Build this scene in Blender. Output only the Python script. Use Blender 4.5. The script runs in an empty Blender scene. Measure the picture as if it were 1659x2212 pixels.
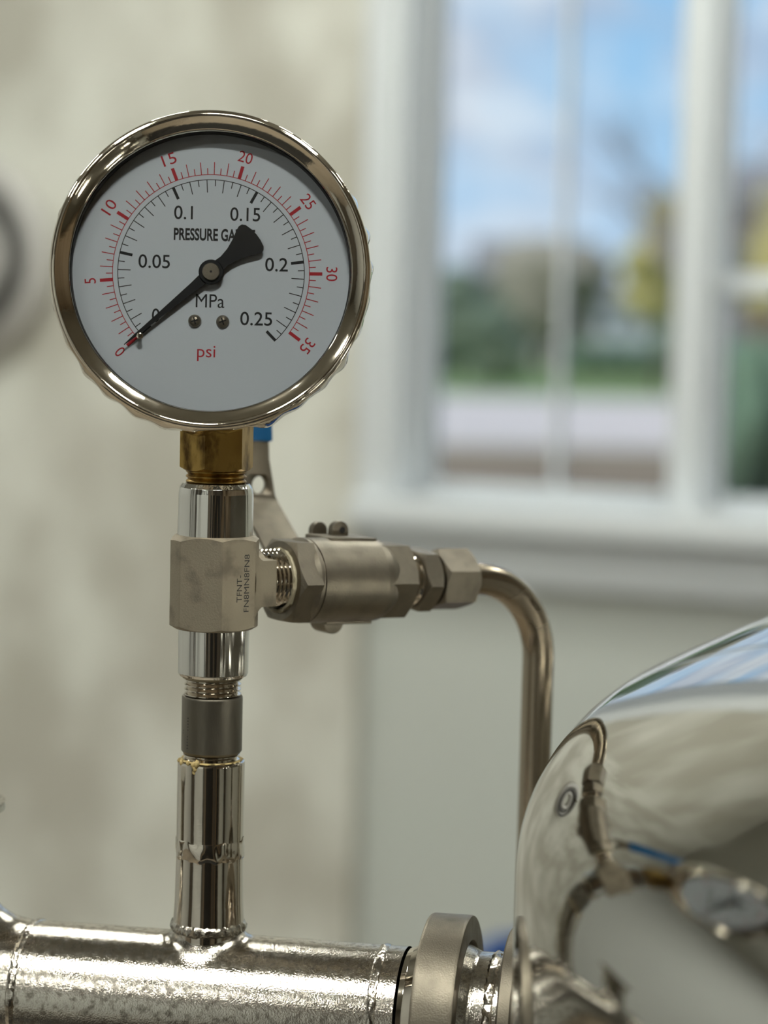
import bpy, bmesh, math, random
from mathutils import Matrix, Vector, noise

rnd = random.Random(7)
PI = math.pi
R_ = math.radians
scene = bpy.context.scene
COL = scene.collection

# ------------------------------------------------------------------ camera
FPX = 4734.0                    # focal length in pixels of the 1659 x 2212 frame
CAM_H = 1.40                    # camera height above the floor
PITCH, ROLL, YAW = R_(5.0), R_(1.37), R_(22.0)
F_ = Vector((0, math.cos(PITCH), -math.sin(PITCH)))
U0 = Vector((0, math.sin(PITCH), math.cos(PITCH)))
R0 = Vector((1, 0, 0))
RGT = R0 * math.cos(ROLL) + U0 * math.sin(ROLL)
UPV = -R0 * math.sin(ROLL) + U0 * math.cos(ROLL)
O_ = Vector((0, 0, CAM_H))
CW = Matrix.Rotation(YAW, 4, 'Z')      # bench frame (x right, y away from lens) -> room frame


def ray(px, py):
    return F_ + RGT * ((px - 829.5) / FPX) + UPV * ((1106 - py) / FPX)


def at_y(px, py, y):
    d = ray(px, py)
    return O_ + d * (y / d.y)


def proj(v):
    q = v - O_
    d = q.dot(F_)
    return 829.5 + FPX * q.dot(RGT) / d, 1106 - FPX * q.dot(UPV) / d


cam_data = bpy.data.cameras.new('camera')
cam = bpy.data.objects.new('camera', cam_data)
COL.objects.link(cam)
m = Matrix((RGT, UPV, -F_)).transposed().to_4x4()
m.translation = O_
cam.matrix_world = CW @ m
cam_data.sensor_fit = 'VERTICAL'
cam_data.sensor_height = 36.0
cam_data.sensor_width = 27.0
cam_data.lens = 36.0 * FPX / 2212
cam_data.clip_start = 0.02
cam_data.clip_end = 500
cam_data.dof.use_dof = True
cam_data.dof.focus_distance = 0.772
cam_data.dof.aperture_fstop = 5.6
scene.camera = cam

# ------------------------------------------------------------------ exposure
vs = scene.view_settings
vs.view_transform = 'Standard'
vs.look = 'None'
vs.gamma = 1.0
vs.use_curve_mapping = False
vs.exposure = 0.0
cy = scene.cycles
cy.use_adaptive_sampling = True
cy.adaptive_threshold = 0.06
cy.max_bounces = 5
cy.diffuse_bounces = 2
cy.glossy_bounces = 4
cy.transparent_max_bounces = 8
cy.caustics_reflective = False
cy.caustics_refractive = False

# ------------------------------------------------------------------ sky
world = bpy.data.worlds.new('sky')
scene.world = world
world.use_nodes = True
wt = world.node_tree
wt.nodes.clear()


def wn(t, **kw):
    n = wt.nodes.new(t)
    for k, v in kw.items():
        setattr(n, k, v)
    return n


wo = wn('ShaderNodeOutputWorld')
wb = wn('ShaderNodeBackground')
wb.inputs['Strength'].default_value = 1.12
tc = wn('ShaderNodeTexCoord')
mp = wn('ShaderNodeMapping')
mp.inputs['Scale'].default_value = (1.0, 1.0, 2.2)
wt.links.new(tc.outputs['Generated'], mp.inputs['Vector'])
cl = wn('ShaderNodeTexNoise')
cl.inputs['Scale'].default_value = 9.0
cl.inputs['Detail'].default_value = 6
cl.inputs['Roughness'].default_value = 0.55
wt.links.new(mp.outputs['Vector'], cl.inputs['Vector'])
cr = wn('ShaderNodeValToRGB')
cr.color_ramp.elements[0].position = 0.38
cr.color_ramp.elements[0].color = (0, 0, 0, 1)
cr.color_ramp.elements[1].position = 0.58
cr.color_ramp.elements[1].color = (1, 1, 1, 1)
wt.links.new(cl.outputs['Fac'], cr.inputs['Fac'])
cl2 = wn('ShaderNodeTexNoise')
cl2.inputs['Scale'].default_value = 16.0
cl2.inputs['Detail'].default_value = 3
wt.links.new(mp.outputs['Vector'], cl2.inputs['Vector'])
cc = wn('ShaderNodeValToRGB')
cc.color_ramp.elements[0].position = 0.35
cc.color_ramp.elements[0].color = (0.46, 0.53, 0.68, 1)
cc.color_ramp.elements[1].position = 0.6
cc.color_ramp.elements[1].color = (0.80, 0.84, 0.92, 1)
wt.links.new(cl2.outputs['Fac'], cc.inputs['Fac'])
sx = wn('ShaderNodeSeparateXYZ')
wt.links.new(tc.outputs['Generated'], sx.inputs[0])
gr = wn('ShaderNodeValToRGB')
gr.color_ramp.elements[0].position = 0.0
gr.color_ramp.elements[0].color = (0.60, 0.70, 0.86, 1)
gr.color_ramp.elements[1].position = 0.5
gr.color_ramp.elements[1].color = (0.20, 0.42, 0.82, 1)
e = gr.color_ramp.elements.new(0.1)
e.color = (0.34, 0.60, 0.90, 1)
wt.links.new(sx.outputs['Z'], gr.inputs['Fac'])
mx = wn('ShaderNodeMixRGB')
wt.links.new(cr.outputs['Color'], mx.inputs['Fac'])
wt.links.new(gr.outputs['Color'], mx.inputs['Color1'])
wt.links.new(cc.outputs['Color'], mx.inputs['Color2'])
wt.links.new(mx.outputs['Color'], wb.inputs['Color'])
wt.links.new(wb.outputs['Background'], wo.inputs['Surface'])

# ------------------------------------------------------------------ sun (falls on the garden, comes from behind the building)
sd = bpy.data.lights.new('sun', 'SUN')
sd.energy = 2.6
sd.angle = R_(1.0)
sd.color = (1.0, 0.95, 0.86)
sun = bpy.data.objects.new('sun', sd)
COL.objects.link(sun)
sun.rotation_euler = (R_(48), 0, R_(-28))
sun.location = (0, -6, 9)


# ------------------------------------------------------------------ materials
MATS = {}


def mat(name, color, rough=0.5, metal=0.0, nscale=None, color2=None, lo=0.4, hi=0.6,
        bump=0.0, bscale=300.0, rvar=0.0, stretch=(1, 1, 1), emit=None, ior=1.45, detail=4, coat=0.0,
        rscale=None, bdetail=3, bstretch=None):
    if name in MATS:
        return MATS[name]
    mt = bpy.data.materials.new(name)
    mt.use_nodes = True
    nt = mt.node_tree
    b = nt.nodes['Principled BSDF']
    b.inputs['Base Color'].default_value = (*color, 1)
    b.inputs['Roughness'].default_value = rough
    b.inputs['Metallic'].default_value = metal
    b.inputs['IOR'].default_value = ior
    if coat:
        b.inputs['Coat Weight'].default_value = coat
    if emit:
        b.inputs['Emission Color'].default_value = (*emit[0], 1)
        b.inputs['Emission Strength'].default_value = emit[1]
    tcn = nt.nodes.new('ShaderNodeTexCoord')

    def noise_tex(scale, st, det):
        mpn = nt.nodes.new('ShaderNodeMapping')
        mpn.inputs['Scale'].default_value = st
        nt.links.new(tcn.outputs['Object'], mpn.inputs['Vector'])
        n = nt.nodes.new('ShaderNodeTexNoise')
        n.inputs['Scale'].default_value = scale
        n.inputs['Detail'].default_value = det
        nt.links.new(mpn.outputs['Vector'], n.inputs['Vector'])
        return n
    if nscale and color2:
        n = noise_tex(nscale, stretch, detail)
        rp = nt.nodes.new('ShaderNodeValToRGB')
        rp.color_ramp.elements[0].position = lo
        rp.color_ramp.elements[1].position = hi
        rp.color_ramp.elements[0].color = (*color, 1)
        rp.color_ramp.elements[1].color = (*color2, 1)
        nt.links.new(n.outputs['Fac'], rp.inputs['Fac'])
        nt.links.new(rp.outputs['Color'], b.inputs['Base Color'])
    if rvar:
        n = noise_tex(rscale or (nscale or 200.0), stretch, 4)
        mr = nt.nodes.new('ShaderNodeMapRange')
        mr.inputs['From Min'].default_value = 0.35
        mr.inputs['From Max'].default_value = 0.7
        mr.inputs['To Min'].default_value = rough
        mr.inputs['To Max'].default_value = rough + rvar
        nt.links.new(n.outputs['Fac'], mr.inputs['Value'])
        nt.links.new(mr.outputs['Result'], b.inputs['Roughness'])
    if bump:
        n = noise_tex(bscale, bstretch or stretch, bdetail)
        bp = nt.nodes.new('ShaderNodeBump')
        bp.inputs['Strength'].default_value = bump
        bp.inputs['Distance'].default_value = 0.0005
        nt.links.new(n.outputs['Fac'], bp.inputs['Height'])
        nt.links.new(bp.outputs['Normal'], b.inputs['Normal'])
    MATS[name] = mt
    return mt


def glass_mat(name, tint=(1, 1, 1)):
    mt = bpy.data.materials.new(name)
    mt.use_nodes = True
    nt = mt.node_tree
    nt.nodes.clear()
    o = nt.nodes.new('ShaderNodeOutputMaterial')
    t = nt.nodes.new('ShaderNodeBsdfTransparent')
    t.inputs['Color'].default_value = (*tint, 1)
    g = nt.nodes.new('ShaderNodeBsdfGlossy')
    g.inputs['Roughness'].default_value = 0.02
    fr = nt.nodes.new('ShaderNodeFresnel')
    fr.inputs['IOR'].default_value = 1.3
    mxs = nt.nodes.new('ShaderNodeMixShader')
    nt.links.new(fr.outputs[0], mxs.inputs[0])
    nt.links.new(t.outputs[0], mxs.inputs[1])
    nt.links.new(g.outputs[0], mxs.inputs[2])
    nt.links.new(mxs.outputs[0], o.inputs['Surface'])
    return mt


POL = mat('polished_steel', (0.67, 0.605, 0.52), 0.045, 1, rvar=0.05, rscale=120, bump=0.02, bscale=500)
TURN = mat('turned_steel', (0.70, 0.67, 0.62), 0.07, 1, rvar=0.05, rscale=200, bump=0.55, bscale=620,
           bstretch=(1, 1, 0.003), bdetail=1)
CAST = mat('cast_steel', (0.225, 0.195, 0.152), 0.40, 1, nscale=110, color2=(0.165, 0.143, 0.112), lo=0.45, hi=0.75,
           bump=0.25, bscale=1800, rvar=0.1)
FORGE = mat('forged_steel', (0.32, 0.275, 0.21), 0.55, 1, nscale=110, color2=(0.235, 0.20, 0.155), lo=0.5, hi=0.66,
            bump=0.22, bscale=1500, rvar=0.08)
DULL = mat('dull_steel', (0.17, 0.152, 0.122), 0.40, 1, nscale=140, color2=(0.24, 0.215, 0.175), lo=0.5, hi=0.75,
           bump=0.15, bscale=1500, rvar=0.1, stretch=(1, 1, 0.25))
PIPE = mat('pickled_steel', (0.62, 0.575, 0.51), 0.06, 1, nscale=420, color2=(0.30, 0.27, 0.23), lo=0.48, hi=0.66, detail=8, rvar=0.20, rscale=420, bump=0.20, bscale=1500, bdetail=6)
VES = mat('mirror_steel', (0.53, 0.52, 0.485), 0.03, 1, rvar=0.035, rscale=70, bump=0.045, bscale=90,
          bstretch=(1.0, 1.0, 3.0))
BEZ = mat('nickel_bezel', (0.72, 0.645, 0.54), 0.03, 1, rvar=0.08, rscale=260, bump=0.05, bscale=400)
TUBE = mat('drawn_tube', (0.36, 0.30, 0.225), 0.22, 1, rvar=0.06, rscale=40)
BRASS = mat('stained_brass', (0.40, 0.255, 0.075), 0.30, 1, nscale=170, color2=(0.10, 0.055, 0.015), lo=0.46, hi=0.66,
            bump=0.1, bscale=900, stretch=(1, 1, 0.5), rvar=0.2)
TAPE = mat('thread_sealant', (0.42, 0.31, 0.13), 0.6, 0, bump=0.5, bscale=800)
PASTE = mat('pale_sealant', (0.58, 0.50, 0.34), 0.6, 0, bump=0.5, bscale=800)
DIALW = mat('dial_white', (0.70, 0.74, 0.80), 0.45)
INKK = mat('black_ink', (0.012, 0.012, 0.014), 0.5)
INKR = mat('red_ink', (0.50, 0.022, 0.035), 0.5)
NEED = mat('needle_black', (0.010, 0.010, 0.011), 0.42)
BLUEV = mat('blue_vinyl', (0.004, 0.16, 0.42), 0.4)
ETCH = mat('etched_mark', (0.03, 0.027, 0.025), 0.6)
BLACK = mat('black_gap', (0.012, 0.011, 0.010), 0.6)
GLASS = glass_mat('sight_glass')
PANEG = glass_mat('window_glass', (0.93, 0.95, 0.94))


# ------------------------------------------------------------------ mesh helpers
class MB:
    def __init__(self):
        self.v, self.f = [], []

    def add(self, vf, M=None):
        v, f = vf
        n = len(self.v)
        for p in v:
            p = Vector(p)
            self.v.append(tuple(M @ p) if M else tuple(p))
        self.f += [tuple(i + n for i in q) for q in f]
        return self

    def build(self, name, material, parent=None, sharp=30, scale=0.001, bevel=0.0, local=None, fix=True):
        me = bpy.data.meshes.new(name)
        me.from_pydata([tuple(c * scale for c in p) for p in self.v], [], self.f)
        bm = bmesh.new()
        bm.from_mesh(me)
        if fix:
            bmesh.ops.recalc_face_normals(bm, faces=bm.faces)
        if bevel:
            ed = [e_ for e_ in bm.edges if len(e_.link_faces) == 2 and e_.calc_face_angle() > 0.5]
            bmesh.ops.bevel(bm, geom=ed, offset=bevel * scale, segments=2, profile=0.6, affect='EDGES',
                            clamp_overlap=True)
        bm.to_mesh(me)
        bm.free()
        for q in me.polygons:
            q.use_smooth = True
        me.set_sharp_from_angle(angle=R_(sharp))
        me.materials.append(material)
        o = bpy.data.objects.new(name, me)
        COL.objects.link(o)
        if parent is not None:
            o.parent = parent
        if local is not None:
            o.matrix_local = local
        return o


def lathe(prof, seg=96, axis='z', wob=None, sup=0.2, supw=False):
    """prof: list of (radius, height); wob(a, i) optional radius offset"""
    v, f, rows = [], [], []
    if sup and (not wob or supw):                       # support loops keep long flats flat under smooth shading
        q = [prof[0]]
        for (ra, ha), (rb_, hb_) in zip(prof[:-1], prof[1:]):
            L = math.hypot(rb_ - ra, hb_ - ha)
            if L > 4 * sup and ra > 0 and rb_ > 0:
                t = sup / L
                q += [(ra + (rb_ - ra) * t, ha + (hb_ - ha) * t), (rb_ - (rb_ - ra) * t, hb_ - (hb_ - ha) * t)]
            q.append((rb_, hb_))
        prof = q
    for i, (r, h) in enumerate(prof):
        if r <= 1e-9:
            rows.append([len(v)])
            v.append((0, 0, h))
        else:
            row = []
            for k in range(seg):
                a = 2 * PI * k / seg
                rr = r + (wob(a, i) if wob else 0)
                row.append(len(v))
                v.append((rr * math.cos(a), rr * math.sin(a), h))
            rows.append(row)
    for a, b in zip(rows[:-1], rows[1:]):
        if len(a) == 1 and len(b) == 1:
            continue
        for k in range(seg):
            k2 = (k + 1) % seg
            if len(a) == 1:
                f.append((a[0], b[k], b[k2]))
            elif len(b) == 1:
                f.append((a[k], b[0], a[k2]))
            else:
                f.append((a[k], b[k], b[k2], a[k2]))
    if axis == 'x':
        v = [(z, y, -x) for x, y, z in v]
    if axis == 'y':
        v = [(x, -z, y) for x, y, z in v]
    return v, f


def hexnut(flat, z0, z1, inner=0.0, ch0=True, ch1=True, rot=0.0, axis='z', per=12, sides=6, chf=0.98):
    """hex prism with turned (chamfered) ends; flat = across-flats / 2"""
    seg = per * sides
    rc = flat * chf
    ring = []
    for k in range(seg):
        a = 2 * PI * k / seg
        t = (a % (2 * PI / sides)) - PI / sides
        ring.append((a, flat / math.cos(t)))
    v, f = [], []
    cols = []
    for a, rh in ring:
        d = max(0.0, rh - rc) * math.tan(R_(32))
        pts = [(inner, z0)] if inner else [(0.001, z0)]
        pts += [(min(rh, rc) if ch0 else rh, z0), (rh, z0 + (d if ch0 else 0.0) + 1e-4),
                (rh, z1 - (d if ch1 else 0.0) - 1e-4), (min(rh, rc) if ch1 else rh, z1)]
        pts += [(inner, z1)] if inner else [(0.001, z1)]
        col = []
        for r, z in pts:
            col.append(len(v))
            v.append((r * math.cos(a + rot), r * math.sin(a + rot), z))
        cols.append(col)
    for k in range(seg):
        c, d = cols[k], cols[(k + 1) % seg]
        for j in range(len(c) - 1):
            f.append((c[j], c[j + 1], d[j + 1], d[j]))
    if axis == 'x':
        v = [(z, y, -x) for x, y, z in v]
    return v, f


def thread_prof(r, z0, z1, pitch=1.8, depth=0.9):
    n = max(1, round(abs(z1 - z0) / pitch))
    out = []
    for i in range(n):
        a = z0 + (z1 - z0) * i / n
        b = z0 + (z1 - z0) * (i + 1) / n
        out += [(r - depth, a), (r, a + (b - a) * 0.42), (r, a + (b - a) * 0.58)]
    out.append((r - depth, z1))
    return out


def box(x0, x1, y0, y1, z0, z1):
    v = [(x, y, z) for z in (z0, z1) for y in (y0, y1) for x in (x0, x1)]
    f = [(0, 2, 3, 1), (4, 5, 7, 6), (0, 1, 5, 4), (2, 6, 7, 3), (0, 4, 6, 2), (1, 3, 7, 5)]
    return v, f


def prism(poly, z0, z1):
    n = len(poly)
    v = [(x, y, z0) for x, y in poly] + [(x, y, z1) for x, y in poly]
    f = [tuple(range(n))[::-1], tuple(range(n, 2 * n))]
    f += [(i, (i + 1) % n, n + (i + 1) % n, n + i) for i in range(n)]
    return v, f


def tube(path, r, seg=32, closed=False):
    v, f = [], []
    n = len(path)
    P = [Vector(p) for p in path]
    up = None
    for i in range(n):
        if closed:
            t = (P[(i + 1) % n] - P[i - 1]).normalized()
        else:
            t = (P[min(i + 1, n - 1)] - P[max(i - 1, 0)]).normalized()
        if up is None:
            up = t.orthogonal().normalized()
        up = (up - t * up.dot(t)).normalized()
        s = t.cross(up)
        rr = r(i) if callable(r) else r
        for k in range(seg):
            a = 2 * PI * k / seg
            v.append(tuple(P[i] + (up * math.cos(a) + s * math.sin(a)) * rr))
    m_ = n if closed else n - 1
    for i in range(m_):
        for k in range(seg):
            a, b = i * seg, ((i + 1) % n) * seg
            f.append((a + k, a + (k + 1) % seg, b + (k + 1) % seg, b + k))
    if not closed:
        f.append(tuple(range(seg))[::-1])
        f.append(tuple(range((n - 1) * seg, n * seg)))
    return v, f


def icos(sub, r, jit=0.0, freq=2.0, sq=(1, 1, 1), seed=0):
    bm = bmesh.new()
    bmesh.ops.create_icosphere(bm, subdivisions=sub, radius=1.0)
    v = []
    for q in bm.verts:
        n = noise.noise(q.co * freq + Vector((seed * 3.1, seed * 1.7, 0)))
        p = q.co * r * (1 + jit * n)
        v.append((p.x * sq[0], p.y * sq[1], p.z * sq[2]))
    bm.verts.index_update()
    f = [tuple(x.index for x in q.verts) for q in bm.faces]
    bm.free()
    return v, f


def text_mesh(s, bold=0.0):
    c = bpy.data.curves.new('t', 'FONT')
    c.body = s
    c.align_x = 'LEFT'
    c.size = 1.0
    c.offset = bold
    c.resolution_u = 4
    o = bpy.data.objects.new('t', c)
    COL.objects.link(o)
    dg = bpy.context.evaluated_depsgraph_get()
    me = bpy.data.meshes.new_from_object(o.evaluated_get(dg))
    v = [tuple(p.co) for p in me.vertices]
    f = [tuple(q.vertices) for q in me.polygons]
    bpy.data.objects.remove(o)
    bpy.data.curves.remove(c)
    bpy.data.meshes.remove(me)
    x0, x1 = min(p[0] for p in v), max(p[0] for p in v)
    y0, y1 = min(p[1] for p in v), max(p[1] for p in v)
    return v, f, (x0, x1, y0, y1)


def text_fit(s, w, h, bold=0.0):
    """text centred on the origin, stretched to w x h (mm); w=None keeps a condensed 0.86 width"""
    v, f, (x0, x1, y0, y1) = text_mesh(s, bold)
    sy = h / (y1 - y0)
    sxx = w / (x1 - x0) if w else sy * 0.86
    cx, cy = (x0 + x1) / 2, (y0 + y1) / 2
    return [((p[0] - cx) * sxx, (p[1] - cy) * sy, 0) for p in v], f


def setp(o, label=None, cat=None, group=None, kind=None):
    if label:
        o['label'] = label
    if cat:
        o['category'] = cat
    if group:
        o['group'] = group
    if kind:
        o['kind'] = kind
    return o


def thing(name, label, cat, loc, rotz=0.0, M=None, group=None):
    """Empty at loc (bench frame, metres)"""
    o = bpy.data.objects.new(name, None)
    o.empty_display_size = 0.02
    COL.objects.link(o)
    L = M if M is not None else Matrix.Translation(loc) @ Matrix.Rotation(rotz, 4, 'Z')
    o.matrix_world = CW @ L
    return setp(o, label, cat, group)


# ================================================================== the room (room frame, metres)
YW = 3.25
XL, XR, YB, ZC = -3.6, 2.9, -2.7, 2.9


def on_wall(px, py, y=YW):
    d = CW.to_3x3() @ ray(px, py)
    return O_ + d * (y / d.y)


def struct(name, mb, material, parent=None, **kw):
    o = mb.build(name, material, parent, scale=1.0, **kw)
    if parent is None:
        o['kind'] = 'structure'
    return o


FLOORM = mat('floor_concrete', (0.30, 0.25, 0.19), 0.45, nscale=2.2, color2=(0.36, 0.31, 0.25), lo=0.35, hi=0.7)
CONC = mat('rough_concrete', (0.53, 0.505, 0.435), 0.9, nscale=5.0, color2=(0.77, 0.76, 0.685), lo=0.40, hi=0.62,
           detail=5, stretch=(1, 1, 0.7))
DRYW = mat('grey_green_paint', (0.58, 0.60, 0.555), 0.7)
WHITEP = mat('white_paint', (0.66, 0.68, 0.67), 0.45)
TRIMW = mat('white_trim_paint', (0.76, 0.79, 0.81), 0.4)
CEILM = mat('ceiling_paint', (0.40, 0.39, 0.35), 0.8)
WOODM = mat('plywood_panelling', (0.19, 0.135, 0.08), 0.55, nscale=3, color2=(0.25, 0.185, 0.115), lo=0.4, hi=0.6,
            stretch=(1, 1, 0.15))
UMBER = mat('umber_wall_paint', (0.115, 0.098, 0.078), 0.7)
DARKD = mat('dark_helper_paint', (0.018, 0.017, 0.016), 0.5)

struct('floor', MB().add(box(XL - .1, XR + .1, YB - .1, YW + .25, -0.12, 0)), FLOORM)
struct('ceiling', MB().add(box(XL - .1, XR + .1, YB - .1, YW + .25, ZC, ZC + .1)), CEILM)

# window opening limits on the back wall
xa = on_wall(795, 560).x            # left edge of casing = edge of the concrete
xo = on_wall(880, 560).x            # glass opening left
xm = on_wall(1478, 800).x           # mullion centre
zs = on_wall(1210, 1090).z          # sill top
x_end = xm + (xm - xo) + 0.12
ztop = 2.55
struct('wall_back_left', MB().add(box(XL - .1, xa, YW - 0.02, YW + .2, 0, ZC)), CONC)
wb_ = MB()
wb_.add(box(xa, XR + .1, YW + .02, YW + .2, 0, zs - .02))
wb_.add(box(xa, XR + .1, YW + .02, YW + .2, ztop, ZC))
wb_.add(box(xa, xo - .013, YW + .02, YW + .2, zs - .02, ztop))
wb_.add(box(x_end + .013, XR + .1, YW + .02, YW + .2, zs - .02, ztop))
struct('wall_back', wb_, DRYW)

# left wall, right wall and wall behind the lens (seen only in reflections)
struct('wall_left', MB().add(box(XL - .1, XL, YB, YW, 0, ZC)), WHITEP)
struct('wall_right', MB().add(box(XR, XR + .1, YB, YW, 0, ZC)), WOODM)
struct('wall_front', MB().add(box(XL - .1, XR + .1, YB - .1, YB, 0, ZC)), UMBER)

# window in the back wall
win = bpy.data.objects.new('window_1', None)
COL.objects.link(win)
win.location = (xo, YW, zs)
win['kind'] = 'structure'
WI = Matrix.Translation((-xo, -YW, -zs))


def wpart(name, b_, material=TRIMW, bevel=0.004, parent=win):
    return MB().add(b_, WI).build(name, material, parent, scale=1.0, bevel=bevel)


wpart('casing', box(xa, xo - .012, YW - .03, YW + .019, zs - .02, ztop + .1))
wpart('casing', box(xo - .012, x_end + .1, YW - .03, YW + .019, ztop, ztop + .1))
wpart('casing', box(x_end, x_end + .1, YW - .03, YW + .019, zs - .02, ztop))
wpart('jamb', box(xo - .012, xo, YW - .02, YW + .16, zs, ztop))
wpart('jamb', box(x_end, x_end + .012, YW - .02, YW + .16, zs, ztop))
wpart('sill', box(xa - .0, x_end + .14, YW - .06, YW + .17, zs - .045, zs))
wpart('apron', box(xa + .01, x_end + .1, YW - .015, YW + .019, zs - .13, zs - .045))
wpart('mullion', box(xm - .026, xm + .026, YW + .02, YW + .16, zs, ztop))
fw = .012
for (a, b) in ((xo, xm - .026), (xm + .026, x_end)):
    wpart('sash_stile', box(a, a + fw, YW + .09, YW + .13, zs, ztop))
    wpart('sash_stile', box(b - fw, b, YW + .09, YW + .13, zs, ztop))
    wpart('sash_rail', box(a, b, YW + .09, YW + .13, zs, zs + .018))
    wpart('sash_rail', box(a, b, YW + .09, YW + .13, ztop - .04, ztop))
    wpart('pane', box(a + fw, b - fw, YW + .108, YW + .112, zs + .018, ztop - .04), PANEG, 0)
xmt = on_wall(1208, 900, YW + .11).x
wpart('muntin', box(xmt - .005, xmt + .005, YW + .095, YW + .125, zs + .018, ztop - .04))
zr = on_wall(1610, 612, YW + .1).z
wpart('meeting_rail', box(xm + .026, x_end, YW + .085, YW + .125, zr - .016, zr + .016))

# dark panel added behind the lens, standing in for the photographer in reflections
bd = CW @ Vector((0.10, -2.5, 0))
d1 = bpy.data.objects.new('photographer_stand_in', None)
COL.objects.link(d1)
d1.location = (bd.x, YB, 0)
d1['kind'] = 'structure'
MB().add(box(-.84, -.003, 0, .045, 0.01, 2.18)).build('stand_in_leaf', DARKD, d1, scale=1.0, bevel=.004)
MB().add(box(.003, .84, 0, .045, 0.01, 2.18)).build('stand_in_leaf', DARKD, d1, scale=1.0, bevel=.004)
for b_ in (box(-.93, -.84, 0, .06, 0, 2.27), box(.84, .93, 0, .06, 0, 2.27), box(-.84, .84, 0, .06, 2.18, 2.27)):
    MB().add(b_).build('helper_frame', WOODM, d1, scale=1.0, bevel=.004)
MB().add(tube([(.06, .046, 1.02), (.06, .10, 1.02), (.18, .10, 1.02)], .011)).build('handle', CAST, d1, scale=1.0)

# white panels added in that wall as a reflector for bright metal streaks
d2 = bpy.data.objects.new('white_reflector', None)
COL.objects.link(d2)
d2.location = (-1.40, YB, 0)
d2['kind'] = 'structure'
for k in range(5):
    MB().add(box(-1.0, 1.0, 0, .04, .01 + .43 * k, .43 * (k + 1) - .004)).build('reflector_panel', WHITEP, d2, scale=1.0, bevel=.008)
for b_ in (box(-1.1, -1.0, 0, .07, 0, 2.25), box(1.0, 1.1, 0, .07, 0, 2.25), box(-1.1, 1.1, 0, .07, 2.16, 2.26)):
    MB().add(b_).build('helper_frame', DARKD, d2, scale=1.0, bevel=.004)

# black mat added on the floor to darken the header pipe's reflection
RUB = mat('reflection_mat_black', (0.02, 0.019, 0.018), 0.7)
rm = thing('dark_reflection_mat', 'black mat added on the floor to darken the header pipe reflection', 'mat', (0.05, -1.1, 0.0), 0)
MB().add(box(-1.7, 0.9, -.75, .95, 0.0, .012)).build('mat_sheet', RUB, rm, scale=1.0, bevel=.004)
for k in range(9):
    MB().add(box(-1.65, .85, -.70 + .18 * k, -.66 + .18 * k, .012, .016)).build('mat_rib', RUB, rm, scale=1.0)

# ceiling lamps; extra ones added to brighten back wall, dial and white panels
LAMPE = mat('lamp_diffuser', (0.9, 0.9, 0.9), 0.5, emit=((0.97, 1.0, 0.92), 84.0))
LAMPB = mat('bright_lamp_diffuser', (0.9, 0.9, 0.9), 0.5, emit=((0.97, 1.0, 0.92), 145.0))
LAMPH = mat('lamp_housing', (0.5, 0.5, 0.5), 0.4)
lamp_spots = [(-0.78, -0.08), (0.75, 0.15), (-1.7, -1.55), (0.1, -0.75), (-2.2, 0.6), (1.5, 2.0),
              (-0.6, 2.5), (0.5, 2.4), (-1.7, 2.3)]
lamp_words = ['above the pressure gauge', 'above the vessel', 'added to light the white reflector panels',
              'added to brighten the dial, by the dark double stand-in', 'by the white side wall', 'added to brighten the wall beside the back window', 'added to brighten the concrete wall nearby',
              'added to brighten the wall, in front of the back window', 'added to brighten the far end of the concrete wall']
for (lx, ly), wds in zip(lamp_spots, lamp_words):
    q = CW @ Vector((lx, ly, 0))
    lo_ = bpy.data.objects.new('ceiling_lamp', None)
    COL.objects.link(lo_)
    lo_.location = (q.x, q.y, ZC)
    lo_.rotation_euler = (0, 0, YAW)
    setp(lo_, 'slim white ceiling lamp ' + wds, 'ceiling lamp', 'ceiling lamps of the workshop')
    MB().add(box(-.20, .20, -.075, .075, -.05, 0)).build('housing', LAMPH, lo_, scale=1.0, bevel=.004)
    MB().add(box(-.185, .185, -.06, .06, -.062, -.051)).build('diffuser', LAMPB if (wds.startswith('above') or 'double' in wds) else LAMPE, lo_, scale=1.0)

# pale hose coil hanging on the concrete wall
HOSE = mat('pale_hose', (0.60, 0.58, 0.55), 0.5)
HOSED = mat('dark_hose', (0.12, 0.115, 0.11), 0.5)
hc = on_wall(-55, 555)
hs = thing('hose_coil', 'coiled pale and dark hose hanging on the rough concrete wall', 'hose', (0, 0, 0),
           M=CW.inverted() @ Matrix.Translation((hc.x, YW - .02, hc.z)))


def ring(R, r, y, sq=1.0, n=56):
    return tube([(R * math.cos(2 * PI * i / n), y, R * sq * math.sin(2 * PI * i / n)) for i in range(n)], r, 16, True)


MB().add(ring(.155, .022, -.03)).build('hose_loop', HOSE, hs, scale=1.0)
MB().add(ring(.115, .014, -.03, .92)).build('hose_loop', HOSED, hs, scale=1.0)
MB().add(ring(.138, .012, -.072, .97)).build('hose_loop', HOSED, hs, scale=1.0)
MB().add(ring(.082, .020, -.03, .8)).build('hose_loop', HOSE, hs, scale=1.0)
MB().add(tube([(0, 0, .128), (0, -.10, .128), (0, -.115, .15)], .008, 16)).build('hook', CAST, hs, scale=1.0)

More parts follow.
